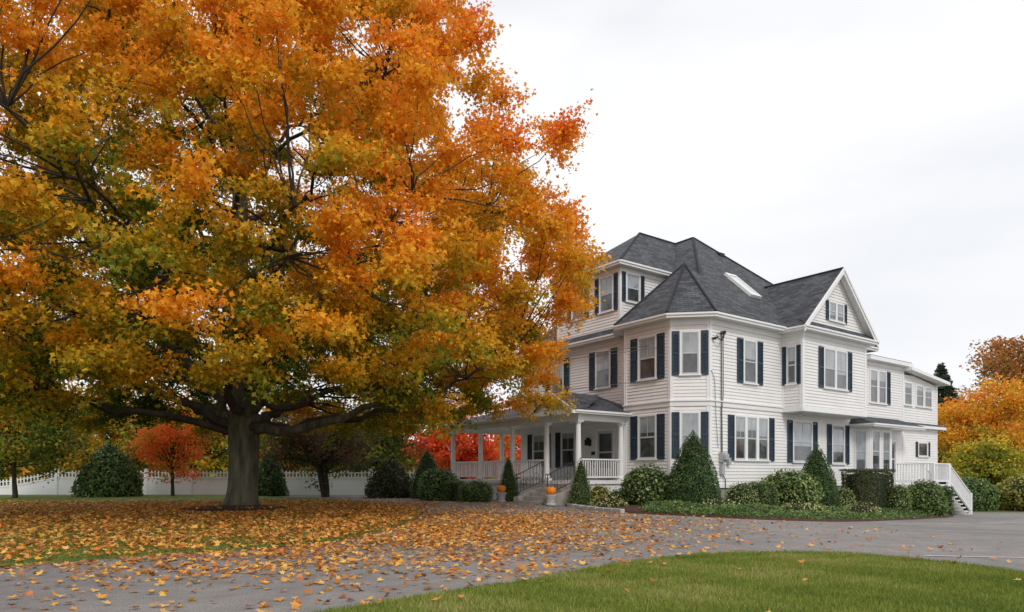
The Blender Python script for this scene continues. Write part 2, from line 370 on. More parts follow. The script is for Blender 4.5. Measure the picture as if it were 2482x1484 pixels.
# ------------------------------------------------------------------ generic trees
def make_tree(name,x,y,z0,h,r,cb,stops,n,ls=.2,trunk=.15,kind='round',stems=1,nm=60,mat=None,q0=.5):
    par=empty(name,(x,y,z0)); tbm=MB(); pos=[];qs=[]
    if kind=='conifer':
        tbm.tube([Vector((0,0,-.2)),Vector((0,0,h*.5)),Vector((0,0,h))],[trunk,trunk*.6,.02],7)
        N=n; hh=1-np.sqrt(rng.uniform(size=N)); a=rng.uniform(0,2*np.pi,N)
        R=r*(1-hh)*(.75+.25*np.sin(a*7+hh*60)*np.sin(hh*38))*rng.uniform(.5,1,N)**.4
        Pp=np.stack([R*np.cos(a),R*np.sin(a),cb+hh*(h-cb)-.15*R],1); qq=rng.uniform(0,1,N)
    else:
        for s_ in range(stems):
            o=Vector((random.uniform(-.25,.25),random.uniform(-.2,.2),0)) if stems>1 else Vector((0,0,0))
            tbm.tube(bez(Vector((o.x*.3,o.y*.3,-.2)),Vector((o.x,o.y,cb*.6)),Vector((o.x*3,o.y*3,cb+.6*(h-cb))),6,.02),[trunk*(1-i/8) for i in range(7)],7)
        ms=[]
        for i in range(nm):
            v=Vector((random.gauss(0,1),random.gauss(0,1),random.gauss(0,1))).normalized()*random.random()**.4
            zz=cb+(h-cb)*(.5+.5*v.z)
            wz=1.0 if v.z<0 else 1-.25*v.z
            p=Vector((v.x*r*wz*.88,v.y*r*wz*.88,zz)); ms.append(p)
            a=Vector((0,0,cb+(zz-cb)*.35)); tbm.tube(bez(a,(a+p)/2+Vector((0,0,.1)),p,4,.03),[trunk*.28*(1-j/5) for j in range(5)],4)
        per=n//nm; sg=(r*(h-cb)/2*r)**(1/3)/nm**(1/3)*.95
        for p in ms:
            tone=random.gauss(0,.16)
            sub=rng.normal(size=(5,3))*sg*.6
            c=sub[rng.integers(0,5,per)]
            off=c+rng.normal(size=(per,3))*np.array([.38,.38,.28])*sg
            pos.append(np.array(p)+off)
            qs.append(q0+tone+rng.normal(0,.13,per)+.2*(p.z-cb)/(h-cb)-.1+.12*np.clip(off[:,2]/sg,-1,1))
        Pp=np.concatenate(pos); qq=np.clip(np.concatenate(qs),0,1)
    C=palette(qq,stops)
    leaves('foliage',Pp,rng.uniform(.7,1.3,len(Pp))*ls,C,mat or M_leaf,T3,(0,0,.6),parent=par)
    tbm.obj('trunk',M_barkd,par,True); return par
G=(.09,.15,.025); DG=(.035,.065,.02); YG=(.34,.36,.035); OR=(.80,.33,.025); YE=(.82,.56,.06); RD=(.75,.06,.03); BR=(.24,.12,.05); PU=(.20,.12,.08); RO=(.82,.19,.035)
P_green=[(0,DG),(.5,G),(1,YG)]; P_orange=[(0,BR),(.25,YG),(.5,OR),(.8,YE),(1,RO)]; P_red=[(0,BR),(.35,RD),(.8,RO),(1,OR)]
P_mix=[(0,DG),(.3,G),(.55,YG),(.8,OR),(1,RO)]; P_olive=[(0,DG),(.4,(.14,.17,.03)),(.75,YG),(1,YE)]; P_plum=[(0,DG),(.4,(.10,.12,.04)),(.75,PU),(1,(.40,.18,.09))]
P_rust=[(0,(.10,.09,.03)),(.35,(.34,.20,.05)),(.7,(.60,.22,.06)),(1,(.75,.32,.08))]
TR=[
 ('oak_tree',-33,44,9,5,.8,P_mix,15000,.24,.3,1,60,.5),
 ('maple_tree',-26,46,7,4.5,.5,P_orange,14000,.24,.25,1,60,.35),
 ('birch_tree',-20.5,44,6.5,4,.4,P_mix,13000,.22,.2,1,55,.5),
 ('maple_tree',-15,45,6.5,4.2,.4,P_mix,13000,.22,.2,1,55,.55),
 ('oak_tree',-9.5,47,6.5,4.5,.4,P_olive,13000,.24,.2,1,55,.45),
 ('maple_tree',-3.4,44,5.0,3.2,.3,P_red,15000,.18,.2,1,60,.5),
 ('maple_tree',1.8,50,6.0,4.2,.3,P_red,13000,.22,.2,1,55,.6),
 ('oak_tree',-41,42,10,6,.8,P_olive,13000,.3,.3,1,60,.5),
 ('dogwood_tree',-16.9,34.0,4.5,1.9,.8,[(0,G),(.22,YG),(.45,RO),(.75,RO),(1,OR)],9000,.12,.11,1,45,.6),
 ('crabapple_tree',-9.0,33.2,4.3,2.9,.95,P_plum,14000,.13,.16,4,70,.55),
 ('cherry_tree',-22.6,31,5.2,3.4,1.3,P_mix,12000,.15,.13,1,60,.42),
 ('maple_tree',38.8,56,8.6,4.8,.4,P_orange,24000,.24,.25,1,80,.62),
 ('oak_tree',57,77,17.0,6.5,4,P_rust,15000,.34,.4,1,80,.5),
 ('oak_tree',49.5,80,11.5,5,2,P_rust,11000,.32,.3,1,60,.35),
 ('oak_tree',50,66,7,5.5,.2,P_olive,12000,.28,.3,1,60,.6),
 ('birch_tree',42,46,4.8,4.6,-.4,P_olive,16000,.2,.12,3,70,.62),
 ('birch_tree',30.8,44,4.1,3.0,-.4,P_olive,13000,.18,.12,3,60,.7),
 ('birch_tree',34.5,40,2.9,3.0,-.5,P_olive,13000,.15,.12,3,60,.55),
]
for (nm_,x,y,h,r,cb,stp,n,ls,tk,sm,nmg,q0) in TR: make_tree(nm_,x,y,float(zg(x,y)),h,r,cb,stp,n,ls,tk,'round',sm,nmg,None,q0)
make_tree('spruce_tree',40.2,64,-.8,12.4,6.4,.6,[(0,(.02,.04,.025)),(1,(.08,.11,.07))],24000,.32,.25,'conifer')
bt=MB(); rb=random.Random(3)
def grow(p,d,L,r,n):
    q=p+d*L; bt.tube([p,(p+q)/2+Vector((rb.gauss(0,.04),rb.gauss(0,.04),0))*L,q],[r,r*.8,r*.62],4)
    if n==0: return
    for _ in range(3):
        dd=(d+Vector((rb.gauss(0,.42),rb.gauss(0,.42),rb.gauss(.12,.25)))).normalized(); grow(q,dd,L*rb.uniform(.62,.8),r*.6,n-1)
grow(Vector((0,0,-.5)),Vector((0,0,1)),3.9,.17,6)
o=bt.obj('bare_tree',M_barkd); o.location=(43.5,76,-.8)
N=70000; ang=rng.uniform(-1.35,1.35,N); cl=np.floor(ang*34); hsh=np.abs(np.sin(cl*12.9898)*43758.5)%1; hs2=np.abs(np.sin(cl*78.2)*1231.7)%1
u=(ang*34-cl)*2-1; rad=95+22*hs2+rng.uniform(-2,2,N); top=(4.5+4.5*hsh)*np.sqrt(np.clip(1-.75*u*u,0,1)); 
Pd=np.stack([np.sin(ang)*rad,np.cos(ang)*rad,rng.uniform(0,1,N)**.8*top-.9],1)
Cd=palette(np.clip(.3+.5*hs2+rng.normal(0,.12,N),0,1),P_mix)
leaves('background_trees',Pd,rng.uniform(.7,1.3,N),Cd,M_leaf,T3,(0,-.8,.3))

# ------------------------------------------------------------------ shrubs
def prof(kind,h):
    if kind=='cone': return np.minimum(1,(h/.10+.35)**.6)*np.clip(1-h**1.9,0,1)**.85
    if kind=='thin': return np.minimum(1,(h/.10+.3)**.6)*np.clip(1-h,0,1)**.72
    if kind=='box': return np.minimum(1,np.clip((1-h)/.08,0,1)**.4)*np.ones_like(h)
    return np.sqrt(np.clip(1-((h-.42)/.58)**2,0,1))
def shrub(name,x,y,ztop,rx,ry=None,kind='ball',rot=0,stops=P_green,dens=750,ls=.06,rough=.06,zb=None,q0=.4):
    ry=ry or rx; z0=float(zg(x,y))-.08 if zb is None else zb; H=ztop-z0
    par=empty(name,(x,y,z0),rot)
    ex=.5 if kind=='box' else 1.0
    se=lambda c: np.sign(c)*np.abs(c)**ex
    ph=random.uniform(0,6)
    def surf(h,a,sc=1):
        p=prof(kind,h)*sc; bumpf=1+rough*(np.sin(4*a+ph+7*h)+np.sin(9*a-5*h+ph*2)*.6+np.sin(17*h+3*a)*.4)
        return np.stack([rx*p*se(np.cos(a))*bumpf,ry*p*se(np.sin(a))*bumpf,H*h*(1 if sc==1 else .96)],-1)
    hs=np.linspace(0,1,16); as_=np.linspace(0,2*np.pi,25)[:-1]
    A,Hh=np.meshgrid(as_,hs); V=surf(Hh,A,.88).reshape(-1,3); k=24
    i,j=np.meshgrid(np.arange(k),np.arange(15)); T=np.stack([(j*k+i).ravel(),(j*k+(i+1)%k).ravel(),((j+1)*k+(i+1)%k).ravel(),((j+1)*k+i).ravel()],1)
    npmesh('dark_core',V,T,M_core,parent=par,smooth=True)  # dark solid core added inside the leaves to stop see-through, not real stems
    area=2*np.pi*(rx+ry)/2*H*.8+(np.pi*rx*ry if kind=='box' else .5*rx*ry)
    n=int(area*dens); h=rng.uniform(0,1,n); 
    keep=rng.uniform(size=n)<np.maximum(prof(kind,h),.12); h=h[keep]; n=len(h)
    a=rng.uniform(0,2*np.pi,n); Pq=surf(h,a)
    if kind=='box':
        m=int(n*.28); sq=rng.uniform(-1,1,(m,2)); top=np.stack([sq[:,0]*rx*.97,sq[:,1]*ry*.97,np.full(m,H*.985)],1); Pq=np.concatenate([Pq,top]); n+=m
    nr=unit(Pq-np.array([0,0,H*.4])); 
    lump=np.sin(Pq[:,0]*9+ph)*np.sin(Pq[:,1]*9+2*ph)*np.sin(Pq[:,2]*8+ph)
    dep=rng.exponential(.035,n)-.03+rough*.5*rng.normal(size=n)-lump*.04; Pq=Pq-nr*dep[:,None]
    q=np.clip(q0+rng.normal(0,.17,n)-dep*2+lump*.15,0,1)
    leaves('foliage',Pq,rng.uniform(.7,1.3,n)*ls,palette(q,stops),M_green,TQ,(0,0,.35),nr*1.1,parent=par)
    return par
SG=[(0,(.035,.07,.024)),(.5,(.095,.17,.052)),(1,(.22,.31,.09))]
SR=[(0,(.05,.08,.025)),(.5,(.145,.22,.058)),(1,(.35,.41,.14))]
SD=[(0,(.035,.045,.02)),(.5,(.095,.11,.042)),(1,(.21,.175,.07))]
SY=[(0,(.14,.14,.05)),(.5,(.45,.41,.15)),(1,(.70,.64,.33))]
SA=[(0,(.10,.12,.03)),(.5,(.34,.32,.06)),(1,(.62,.42,.10))]
shrub('yew_shrub',6.26,23.6,2.60,.97,kind='cone',stops=SG,dens=1300,ls=.055,rough=.018)
shrub('rhododendron_shrub',4.85,24.5,1.42,.90,stops=SR,ls=.11,dens=420,rough=.07)
shrub('dwarf_spruce',2.45,24.35,1.68,.50,kind='thin',stops=SR,dens=1300,ls=.045,rough=.02)
shrub('dwarf_spruce',-.15,28.1,1.84,.50,kind='thin',stops=SR,dens=1300,ls=.045,rough=.02)
shrub('boxwood_shrub',-1.45,27.4,.88,.66,kind='ball',stops=SR,rough=.04)
shrub('boxwood_hedge',-2.45,28.7,.80,.42,.5,kind='box',stops=SR,rough=.02)
shrub('rhododendron_shrub',-3.15,29.2,1.38,.86,stops=SG,ls=.09,dens=500,rough=.06,q0=.7)
shrub('yew_shrub',-3.9,31.4,2.3,.78,kind='cone',stops=SG,rough=.03,q0=.5)
shrub('cypress_shrub',-5.8,32.5,1.9,1.15,kind='cone',stops=SD,ls=.1,dens=500,rough=.10,q0=.3)
shrub('azalea_shrub',3.15,24.6,.72,.45,stops=SA,rough=.09,ls=.07,q0=.5)
shrub('euonymus_shrub',3.3,23.6,.35,.62,.4,stops=SY,rough=.1,q0=.5)
shrub('azalea_shrub',3.75,24.5,.55,.35,stops=SG,rough=.09)
shrub('boxwood_shrub',8.15,24.3,.82,.56,kind='ball',stops=SR,rough=.05,q0=.7)
shrub('boxwood_hedge',9.1,25.1,.78,.45,.5,kind='box',rot=ANG,stops=SR,rough=.02)
shrub('rhododendron_shrub',10.65,26.2,1.28,1.08,stops=SR,ls=.11,dens=420,rough=.08,q0=.55)
shrub('yew_shrub',12.1,27.1,2.28,.86,kind='cone',stops=SG,dens=1200,ls=.055,rough=.018)
shrub('boxwood_shrub',13.1,26.9,.62,.38,stops=SR,rough=.03,q0=.8)
shrub('yew_hedge',14.75,28.3,1.30,1.38,.55,kind='box',rot=ANG,stops=SD,rough=.015,dens=900)
shrub('boxwood_shrub',16.0,28.2,.72,.42,kind='ball',stops=SR,rough=.04,q0=.7)
shrub('rhododendron_shrub',17.7,29.3,.85,.80,stops=SR,ls=.09,rough=.06)
shrub('boxwood_hedge',19.3,30.7,.55,.38,kind='box',stops=SG,rough=.03)
shrub('rhododendron_shrub',25.2,37.5,.95,1.2,stops=SG,ls=.12,dens=350,rough=.06,q0=.6)
shrub('arborvitae_shrub',-19.7,33.4,2.65,1.42,kind='cone',stops=SG,ls=.12,dens=480,rough=.07,q0=.55)
shrub('arborvitae_shrub',-12.3,34.6,2.35,.85,kind='cone',stops=SG,ls=.1,dens=500,rough=.06,q0=.4)
shrub('euonymus_shrub',6.7,22.1,.26,.58,.38,stops=SY,rough=.15,q0=.5)
shrub('euonymus_shrub',9.3,22.0,.16,.75,.45,stops=SY,rough=.15,q0=.5)
shrub('euonymus_shrub',12.3,24.0,.06,.55,.38,stops=SY,rough=.15,q0=.35)
for (x,y,zt,r_) in ((28.5,37.2,1.1,1.9),(32.2,37.4,.9,2.2),(36.5,37.6,1.3,2.5),(41.5,38.2,1.2,2.9),(47.5,39,1.5,3.4)):
    shrub('forsythia_shrub',x,y,zt,r_,1.6,stops=SA,ls=.15,dens=260,rough=.09,q0=.35)

O=[(1.9,24.5),(2.45,23.4),(3.4,21.1),(4.65,20.2),(5.35,19.7),(6.4,19.0),(7.55,18.95),(9.1,19.8),(11.9,22.4),(14.2,24.9),(16.6,27.3),(19.2,29.8)]
I=[(3.1,25.7),(4.3,26.6),(4.7,26.8),(5.85,25.4),(7.2,25.15),(8.4,26.1),(10,27.2),(11.5,28.2),(13.5,29.6),(15.2,31),(17,32.2),(18.9,31.2)]
def rs(L,n):
    L=np.array(L,float); t=np.linspace(0,len(L)-1,n); k=np.arange(len(L)); return np.stack([np.interp(t,k,L[:,0]),np.interp(t,k,L[:,1])],1)
nb=60; Oo=rs(O,nb); Ii=rs(I,nb); rows=[]
for j in range(9):
    f=j/8; p=Oo*(1-f)+Ii*f; z=zg(p[:,0],p[:,1]); z=z+(.06+.30*np.sin(f*np.pi/2)*np.clip((np.arange(nb)/nb)*4,0,1)); rows.append(np.column_stack([p,z]))
sk=rows[0].copy(); sk[:,2]-=.12; rows=[sk]+rows
V=np.concatenate(rows); i,j=np.meshgrid(np.arange(nb-1),np.arange(len(rows)-1)); a=(j*nb+i).ravel()
npmesh('flower_bed',V,np.stack([a,a+1,a+nb+1,a+nb],1),M_mulch,smooth=True)
n=60000; k=rng.uniform(14,nb-4,n); f=.03+rng.uniform(0,.50,n)**1.05; ki=k.astype(int)
Pj=Oo[ki]*(1-f)[:,None]+Ii[ki]*f[:,None]+rng.normal(0,.10,(n,2)); 
dn_=np.sin(Pj[:,0]*2.1)*np.sin(Pj[:,1]*2.7+1)
kp=rng.uniform(size=n)<np.clip(.75+dn_*.9,0,1); Pj=Pj[kp]; f=f[kp]; dn_=dn_[kp]; n=len(Pj)
zj=zg(Pj[:,0],Pj[:,1])+.06+.30*np.sin(f*np.pi/2)+rng.uniform(0,1,n)*(.10+.07*dn_)*np.clip(f*12,.25,1)
Cj=palette(np.clip(.45+.25*dn_+rng.normal(0,.2,n),0,1),[(0,(.045,.08,.03)),(.5,(.12,.20,.055)),(1,(.25,.34,.11))])
leaves('juniper_ground_cover',np.column_stack([Pj,zj]),rng.uniform(.05,.10,n),Cj,M_green,TQ,(0,0,1.0))
mb=MB(); e0=Vector((1.95,24.3,0)); e1=Vector((3.35,20.95,0)); d=(e1-e0); nn=7
for i in range(nn):
    a=e0+d*(i/nn); b_=e0+d*((i+.93)/nn); w=Vector((d.y,-d.x,0)).normalized()*-.16; zz=float(zg(a.x,a.y)); h=.13+random.uniform(-.01,.01)
    q=[a,b_,b_+w,a+w]; mb.hexa([(p.x,p.y,zz-.1) for p in q]+[(p.x,p.y,zz+h) for p in q])
mb.obj('granite_curb',M_gran,bevel=.02)
def stripe(name,x0,y0,x1,y1,w=.1):
    mb=MB(); d=Vector((x1-x0,y1-y0,0)); L=d.length; d.normalize(); nrm=Vector((-d.y,d.x,0))*w/2; k=max(2,int(L))
    for i in range(k):
        a=Vector((x0,y0,0))+d*L*i/k; b_=Vector((x0,y0,0))+d*L*(i+1)/k
        mb.poly([(p.x,p.y,float(zg(p.x,p.y))+.008) for p in (a-nrm,b_-nrm,b_+nrm,a+nrm)])
    mb.obj(name,M_paint)
stripe('parking_stripe',10.9,19.8,14.2,22.0); stripe('parking_stripe',13.6,21.5,17.2,23.9); stripe('parking_stripe',16.2,23.6,20.2,26.3)
stripe('parking_stripe',18.6,26.0,23.2,29.0); stripe('parking_stripe',5.6,9.25,7.5,9.1,.07); stripe('parking_stripe',8.6,14.9,12.6,16.0); stripe('parking_stripe',20.8,28.2,26,31.2)

# ------------------------------------------------------------------ HOUSE
house=empty('victorian_house',(CX,CY,0),ANG)
sid,trm,frm,shu,gla,bli,rof,fnd=MB(),MB(),MB(),MB(),MB(),MB(),MB(),MB()
def FR(P,Q):
    L=math.hypot(Q[0]-P[0],Q[1]-P[1]); d=((Q[0]-P[0])/L,(Q[1]-P[1])/L); return (P,d,(d[1],-d[0])),L
EXPO=.125
def siding(fr,L,z0,z1,af=None):
    (ox,oy),(dx,dy),(nx,ny)=fr
    Pt=lambda a,o,z:(ox+dx*a+nx*o,oy+dy*a+ny*o,z)
    z=z0
    while z<z1-1e-3:
        t=min(z+EXPO,z1)
        if af: (a0,a1),(b0,b1)=af(z),af(t)
        else: a0=b0=0; a1=b1=L
        if a1-a0>.01:
            sid.poly([Pt(a0,.026,z),Pt(a1,.026,z),Pt(b1,.003,t),Pt(b0,.003,t)])
            sid.poly([Pt(a0,0,z),Pt(a1,0,z),Pt(a1,.026,z),Pt(a0,.026,z)])
        z=t
def corners(fr,L,z0,z1,w=.11,l=True,r=True):
    if l: trm.wbox(fr,-.03,w,-.01,.034,z0,z1)
    if r: trm.wbox(fr,L-w,L+.03,-.01,.034,z0,z1)
def window(fr,ac,w,z0,z1,sh='lr',sw=.36,muntin=True,blind=.5,sash=True,case=.07):
    a0,a1=ac-w/2,ac+w/2
    for b in ((a0-case,a0,z0-.02,z1+case),(a1,a1+case,z0-.02,z1+case),(a0,a1,z1,z1+case)): trm.wbox(fr,b[0],b[1],0,.055,b[2],b[3])
    trm.wbox(fr,a0-case-.04,a1+case+.04,0,.10,z0-.07,z0-.02)
    f=.045
    for b in ((a0,a0+f,z0-.02,z1),(a1-f,a1,z0-.02,z1),(a0+f,a1-f,z1-f,z1),(a0+f,a1-f,z0-.02,z0+f)): frm.wbox(fr,b[0],b[1],0,.042,b[2],b[3])
    zm=(z0+z1)/2
    (ox,oy),(dx,dy),(nx,ny)=fr
    def pane(mb,za,zb,o): 
        P_=lambda a,z:(ox+dx*a+nx*o,oy+dy*a+ny*o,z); mb.poly([P_(a0+f,za),P_(a1-f,za),P_(a1-f,zb),P_(a0+f,zb)])
    if sash:
        frm.wbox(fr,a0+f,a1-f,0,.048,zm-.03,zm+.03)
        if muntin: frm.wbox(fr,ac-.012,ac+.012,.024,.038,zm+.03,z1-f)
        zb=z1-f-(z1-zm-f-.03)*min(1,blind*2) if blind>0 else z1-f
        if blind>0: pane(bli,zb,z1-f,.031)
        if zb>zm+.03: pane(gla,zm+.03,zb,.031)
        if blind>.5:
            zl=zm-.03-(zm-z0-f)*(blind-.5)*2; pane(bli,zl,zm-.03,.026); pane(gla,z0+f,zl,.026)
        else: pane(gla,z0+f,zm-.03,.026)
    else: pane(gla,z0+f,z1-f,.03)
    for side in sh:
        b0=a0-case-.02-sw if side=='l' else a1+case+.02; b1=b0+sw; za,zb=z0-.05,z1+.05
        for b in ((b0,b0+.05,za,zb),(b1-.05,b1,za,zb),(b0+.05,b1-.05,zb-.07,zb),(b0+.05,b1-.05,za,za+.09),(b0+.05,b1-.05,(za+zb)/2-.04,(za+zb)/2+.04)): shu.wbox(fr,b[0],b[1],.024,.062,b[2],b[3])
        z=za+.09
        while z<zb-.10:
            P_=lambda a,o,zz:(ox+dx*a+nx*o,oy+dy*a+ny*o,zz)
            shu.poly([P_(b0+.05,.058,z),P_(b1-.05,.058,z),P_(b1-.05,.028,z+.05),P_(b0+.05,.028,z+.05)]); z+=.05
ZB,ZT=3.62,3.86; EAVE=6.83
walls={}
def wall(key,P,Q,z0=.72,z1=EAVE,belt=True,frieze=True,found=True):
    fr,L=FR(P,Q); walls[key]=fr
    siding(fr,L,z0,z1)
    corners(fr,L,z0,z1)
    if belt: trm.wbox(fr,-.03,L+.03,0,.05,ZB,ZB+.17); trm.wbox(fr,-.05,L+.05,0,.09,ZB+.17,ZB+.21)
    if frieze: trm.wbox(fr,-.03,L+.03,0,.045,z1-.22,z1)
    if found: fnd.wbox(fr,0,L,-.3,-.02,-1.3,z0)
    trm.wbox(fr,-.02,L+.02,0,.04,z0-.12,z0+.03)
    return fr,L
wall('front',(0,11.4),(0,4.3)); wall('dg2',(0,4.3),(-.99,3.3)); wall('AB',(-.99,3.3),(-.99,.99)); wall('BC',(-.99,.99),(0,0)); wall('side',(0,0),(11.4,0))
wall('end',(11.4,11.4),(0,11.4)); wall('back',(11.4,0),(11.4,11.4))
for key,P,Q in (('bx1',(4.62,0),(4.62,-.9)),('bx2',(4.62,-.9),(9.62,-.9)),('bx3',(9.62,-.9),(9.62,0))):
    fr,L=FR(P,Q); walls[key]=fr; siding(fr,L,3.72,EAVE); corners(fr,L,3.72,EAVE); trm.wbox(fr,-.04,L+.04,0,.06,3.62,3.80); trm.wbox(fr,-.03,L+.03,0,.045,EAVE-.2,EAVE)
trm.box(4.60,9.64,-.92,0,3.60,3.66)
window(walls['AB'],1.20,.82,4.75,6.33,blind=.5); window(walls['AB'],1.20,.82,1.72,3.32,blind=.4)
window(walls['BC'],.70,.60,4.80,6.33,sw=.27,blind=.5); window(walls['BC'],.70,.60,1.75,3.35,sw=.27,blind=.7)
window(walls['side'],2.43,.74,4.65,6.25,blind=.45)
for k,a in enumerate((1.80,2.54,3.28)): window(walls['side'],a,.60,1.68,3.30,sh='l' if k==0 else ('r' if k==2 else ''),blind=(.35,.3,.45)[k])
window(walls['side'],6.10,1.35,1.65,3.28,muntin=True,blind=.6); window(walls['side'],8.95,.95,1.60,3.25,blind=.7)
window(walls['bx1'],.45,.36,4.75,6.2,sw=.17,blind=.4,case=.03,muntin=False)
window(walls['bx2'],1.98,.80,4.68,6.25,sh='l',blind=.5); window(walls['bx2'],2.90,.80,4.68,6.25,sh='r',blind=.6)
window(walls['front'],11.4-5.55,.8,4.85,6.4,blind=.5); window(walls['front'],11.4-8.6,.8,4.85,6.4)
window(walls['front'],11.4-7.84,.85,1.45,3.0,blind=.15); window(walls['front'],11.4-9.98,.85,1.45,3.0,blind=.2)
def door(fr,ac,w,z0,z1,dark=True):
    for b in ((ac-w/2-.1,ac-w/2),(ac+w/2,ac+w/2+.1)): trm.wbox(fr,b[0],b[1],0,.06,z0,z1+.1)
    trm.wbox(fr,ac-w/2,ac+w/2,0,.06,z1,z1+.1)
    frm.wbox(fr,ac-w/2,ac-w/2+.11,0,.045,z0,z1); frm.wbox(fr,ac+w/2-.11,ac+w/2,0,.045,z0,z1); frm.wbox(fr,ac-w/2+.11,ac+w/2-.11,0,.045,z1-.12,z1); frm.wbox(fr,ac-w/2+.11,ac+w/2-.11,0,.045,z0,z0+.5); frm.wbox(fr,ac-w/2+.11,ac+w/2-.11,0,.045,z0+1.15,z0+1.22)
    gla.wbox(fr,ac-w/2+.11,ac+w/2-.11,0,.03,z0+.5,z1-.12)
door(walls['front'],11.4-5.40,.98,.87,2.98)
irn=MB(); fr=walls['front']
irn.wbox(fr,11.4-6.46,11.4-6.30,0,.05,2.35,2.65); irn.wbox(fr,11.4-6.48,11.4-6.28,.06,.26,2.38,2.62); irn.wbox(fr,11.4-6.44,11.4-6.32,.1,.22,2.62,2.72)
irn.wbox(fr,11.4-6.20,11.4-6.06,.02,.12,1.95,2.1); irn.wbox(fr,11.4-6.22,11.4-6.04,.02,.16,1.6,1.72); irn.wbox(fr,11.4-6.17,11.4-6.10,.02,.05,1.40,1.52)

ZE=6.97; RZ=12.5; A1=(5.9,5.5,RZ); A2=(5.9,7.2,RZ)
rof.roof([(-.166,-.4,ZE),(11.8,-.4,ZE),A1]); rof.roof([(-.4,-.166,ZE),(-.166,-.4,ZE),A1])
rof.roof([(-.4,11.8,ZE),(-.4,-.166,ZE),A1,A2]); rof.roof([(11.8,-.4,ZE),(11.8,11.8,ZE),A2,A1]); rof.roof([(11.8,11.8,ZE),(-.4,11.8,ZE),A2])
AP=(1.2,2.15,9.56); z_=ZE+.012
tp=[(3.4,-.41,z_),(-.17,-.41,z_),(-1.40,.82,z_),(-1.40,3.48,z_),(-.41,4.47,z_),(2.5,4.47,z_)]
for i in range(5): rof.roof([tp[i],tp[i+1],AP])
rof.poly([tp[0],AP,(3.4,2.15,8)]); rof.poly([tp[5],AP,(3,2.15,8)])
def eave(P,Q,z,hf=.16,dep=.40,sof=True,o=0):
    fr,L=FR(P,Q); trm.wbox(fr,-.02,L+.02,-.03+o,.0+o,z-hf,z-.004); 
    trm.wbox(fr,-.02,L+.02,0+o,.05+o,z-.07,z-.004)
    if sof: trm.wbox(fr,0,L,-dep,-.03,z-hf+.015,z-hf+.045)
for P,Q in (((-.4,11.8),(-.4,4.47)),((-.4,4.47),(-1.39,3.476)),((-1.39,3.476),(-1.39,.824)),((-1.39,.824),(-.166,-.4)),((-.166,-.4),(4.25,-.4)),((9.98,-.4),(11.8,-.4)),((11.8,-.4),(11.8,11.8)),((11.8,11.8),(-.4,11.8))): eave(P,Q,ZE)
gs,gz=7.12,9.62; tf=-1.22
e0,e1=4.22,10.02
rof.roof([(e0,tf,ZE-.06),(gs,tf,gz),(gs,2.75,gz),(e0,.3,ZE-.06)]); rof.roof([(e1,tf,ZE-.06),(gs,tf,gz),(gs,2.75,gz),(e1,.3,ZE-.06)])
slope=(gz-ZE+.06)/(gs-e0)
def gaf(z): 
    k=(gz-.12-z)/slope; k=max(k,0); return (gs-4.62-min(k,2.5),gs-4.62+min(k,2.5))
frg=((4.62,-.9),(1,0),(0,-1)); siding(frg,5,EAVE,gz-.12,gaf)
window(frg,gs-4.62-.30,.50,7.50,8.22,sh='l',sw=.2,case=.05,blind=.7); window(frg,gs-4.62+.30,.50,7.50,8.22,sh='r',sw=.2,case=.05,blind=.7)
def rake(p,q,th,w):
    (s0,z0),(s1,z1)=p,q
    for t0,t1,dz,ww in ((tf-.035,tf-.0,0,w),(tf-.07,tf-.035,.0,w*.4)):
        trm.hexa([(s0,t0,z0-ww),(s1,t0,z1-ww),(s1,t1,z1-ww),(s0,t1,z0-ww),(s0,t0,z0+.015),(s1,t0,z1+.015),(s1,t1,z1+.015),(s0,t1,z0+.015)])
rake((e0-.02,ZE-.08),(gs,gz),0,.24); rake((gs,gz),(e1+.02,ZE-.08),0,.24)
for sa,sb in ((e0,gs),(e1,gs)):
    trm.poly([(sa,tf,ZE-.15),(sb,tf,gz-.09),(sb,-.9,gz-.09),(sa,-.9,ZE-.15)])
eave((4.22,.0),(4.22,-1.22),ZE-.05,dep=.4); eave((10.02,-1.22),(10.02,0),ZE-.05,dep=.4)
rof.roof([(4.24,-1.26,ZE-.03),(10.0,-1.26,ZE-.03),(9.7,-.88,ZE+.30),(4.5,-.88,ZE+.30)])
eave((4.22,-1.26),(10.02,-1.26),ZE-.035,dep=.36)
def plane_t(s,t,o=0): p=(RZ-ZE)/(5.9); return (s,t-o*.68,ZE+(t+.4)*p+o*.73)
for (a0,a1,b0,b1) in ((4.35,4.43,1.3,2.6),(5.02,5.10,1.3,2.6),(4.43,5.02,1.3,1.4),(4.43,5.02,2.5,2.6)):
    trm.hexa([plane_t(a0,b0,-.02),plane_t(a1,b0,-.02),plane_t(a1,b1,-.02),plane_t(a0,b1,-.02),plane_t(a0,b0,.12),plane_t(a1,b0,.12),plane_t(a1,b1,.12),plane_t(a0,b1,.12)])
skl=MB(); skl.poly([plane_t(4.43,1.4,.09),plane_t(5.02,1.4,.09),plane_t(5.02,2.5,.09),plane_t(4.43,2.5,.09)])
frd,Ld=FR((0,8.6),(0,4.56)); siding(frd,Ld,7.0,9.85); corners(frd,Ld,7.0,9.85); trm.wbox(frd,-.03,Ld+.03,0,.045,9.65,9.85)
frs,Ls=FR((0,4.56),(3.2,4.56)); siding(frs,Ls,7.0,9.85,lambda z:(0,min(3.2,max(.1,(z-ZE)/.88-.1)))); corners(frs,Ls,7.0,9.85,r=False); trm.wbox(frs,-.03,2.9,0,.045,9.65,9.85)
frk,Lk=FR((3.2,8.6),(0,8.6)); siding(frk,Lk,7,9.85)
window(frs,.75,.74,8.45,9.60,sw=.22,blind=.5); window(frd,Ld-.78,.74,8.1,9.55,sw=.24,blind=.5); window(frd,Ld-2.6,.74,8.1,9.55,sw=.24)
